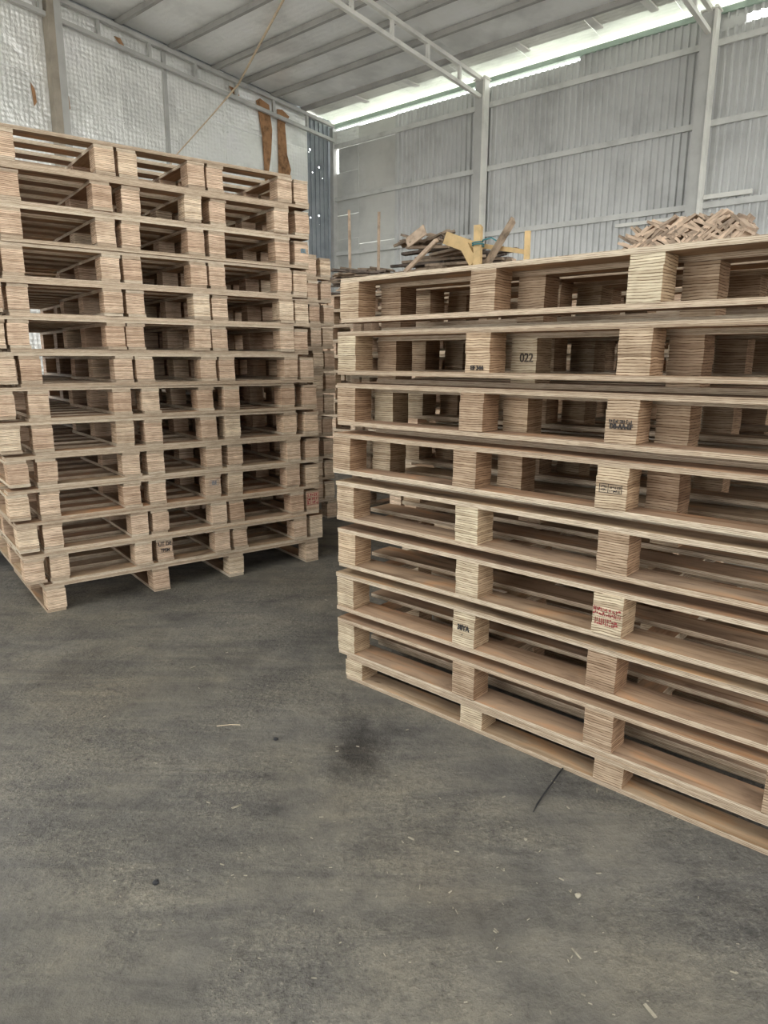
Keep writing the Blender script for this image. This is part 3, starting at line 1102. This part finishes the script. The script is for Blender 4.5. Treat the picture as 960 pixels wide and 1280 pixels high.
# slanting offcut pile: bundles of short slats tipped alternately left and right
tray = link('wooden_tray', None, mw=FR @ Matrix.Translation((.36, 1.76, ZC)))
tag(tray, 'shallow wooden tray under the slanting offcut pile', 'tray')
link('bottom', MB().box((0, 0, 0), (.66, .36, .075)).mesh('bottom', M['board']), tray)
for (a_, b_) in (((0, -.016, 0), (.66, 0, .095)), ((0, .36, 0), (.66, .376, .095)), ((-.016, 0, 0), (0, .36, .095)), ((.66, 0, 0), (.676, .36, .095))):
    link('side', MB().box(a_, b_).mesh('side', M['board']), tray)
lab = 'short veneer offcut in the slanting pile before the ribbed wall'
s = .42
while s < .98:
    for row in range(10):
        zc = ZC + .014 + row * .032
        top = .315 - abs(s - .68) * .14 + random.uniform(-.02, .02)
        if zc - ZC > top:
            continue
        ang = random.choice((-1, 1)) * random.uniform(.35, .85)
        for q in range(2):
            if row < 3:
                continue
            for dd in ((0, .11) if row > 6 else (0,)):
                plank('wood_offcut', random.uniform(.07, .11), .10, .013, 'offcut', s + q * .024 + random.uniform(-.008, .008), 1.86 + dd, zc + random.uniform(-.005, .005),
                      (random.uniform(-.12, .12), ang, random.uniform(-.15, .15)), lab, 'wood offcut', 'offcuts in the slanting pile')
    s += .036

# ------------------------------------------------------------------ bits on the floor
tw = link('strap_end', MB().tube([(.628, 2.165, .006), (.60, 2.12, .012), (.565, 2.07, .008), (.53, 2.02, .006), (.495, 1.965, .006), (.476, 1.93, .004)], [.0035, .0035, .003, .003, .003, .0015], 5)
          .mesh('strap_end', M['blackbit']))
tag(tw, 'thin black strap end sticking out from under the right stack', 'strap')


def pebble(x, y, r, mat, label, cat='pebble'):
    m = MB()
    n = 4
    for a in range(n):
        th = math.pi * (a + .5) / n
        for q in range(7):
            ph = 2 * math.pi * q / 7
            rr = r * random.uniform(.8, 1.15)
            m.v.append((rr * math.sin(th) * math.cos(ph), rr * math.sin(th) * math.sin(ph), .6 * rr * math.cos(th)))
    for a in range(n - 1):
        for q in range(7):
            m.f.append((a * 7 + q, (a + 1) * 7 + q, (a + 1) * 7 + (q + 1) % 7, a * 7 + (q + 1) % 7))
    m.f.append(tuple(range(7)))
    m.f.append(tuple((n - 1) * 7 + q for q in range(7))[::-1])
    tag(link('pebble', m.mesh('pebble', M[mat]), loc=(x, y, r * .5)), label, cat)


pebble(-.619, 1.622, .010, 'blackbit', 'small black pebble on the bare floor lower left')
pebble(-.404, 2.354, .010, 'blackbit', 'small black pebble left of the dark floor stain')
pebble(.521, 1.581, .009, 'chip', 'small pale pebble on the floor before the right stack')
pebble(.426, 1.804, .006, 'chip', 'tiny pale pebble near the black strap end')
sl = link('straw', MB().tube([(-.65, 2.45, .002), (-.60, 2.46, .003), (-.56, 2.46, .002)], .0013, 4).mesh('straw', M['rope']))
tag(sl, 'pale straw lying on the floor before the left stack', 'straw')

chips = MB()
for _ in range(380):
    r = random.random()
    if r < .55:
        x, y = random.gauss(.15, .55), random.gauss(1.45, .35)
    elif r < .8:
        x, y = random.gauss(-.1, .5), random.gauss(3.9, .6)
    else:
        x, y = random.uniform(-2.2, 1.2), random.uniform(.9, 4)
    L = random.choice((.002, .003, .004, .006)) * random.uniform(.6, 1.3)
    if random.random() < .035:
        L *= 2.6
    w = L * random.uniform(.2, .6)
    mt = Matrix.Translation((x, y, .0015)) @ Matrix.Rotation(random.uniform(0, 6.28), 4, 'Z') @ Matrix.Rotation(random.uniform(-.15, .15), 4, 'Y')
    chips.box((-L, -w / 2, -.001), (L, w / 2, .0012), mt)
o = link('wood_chips', chips.mesh('wood_chips', M['chip']))
o['kind'] = 'stuff'
tag(o, 'scattered pale wood chips and splinters over the concrete floor', 'wood chips')
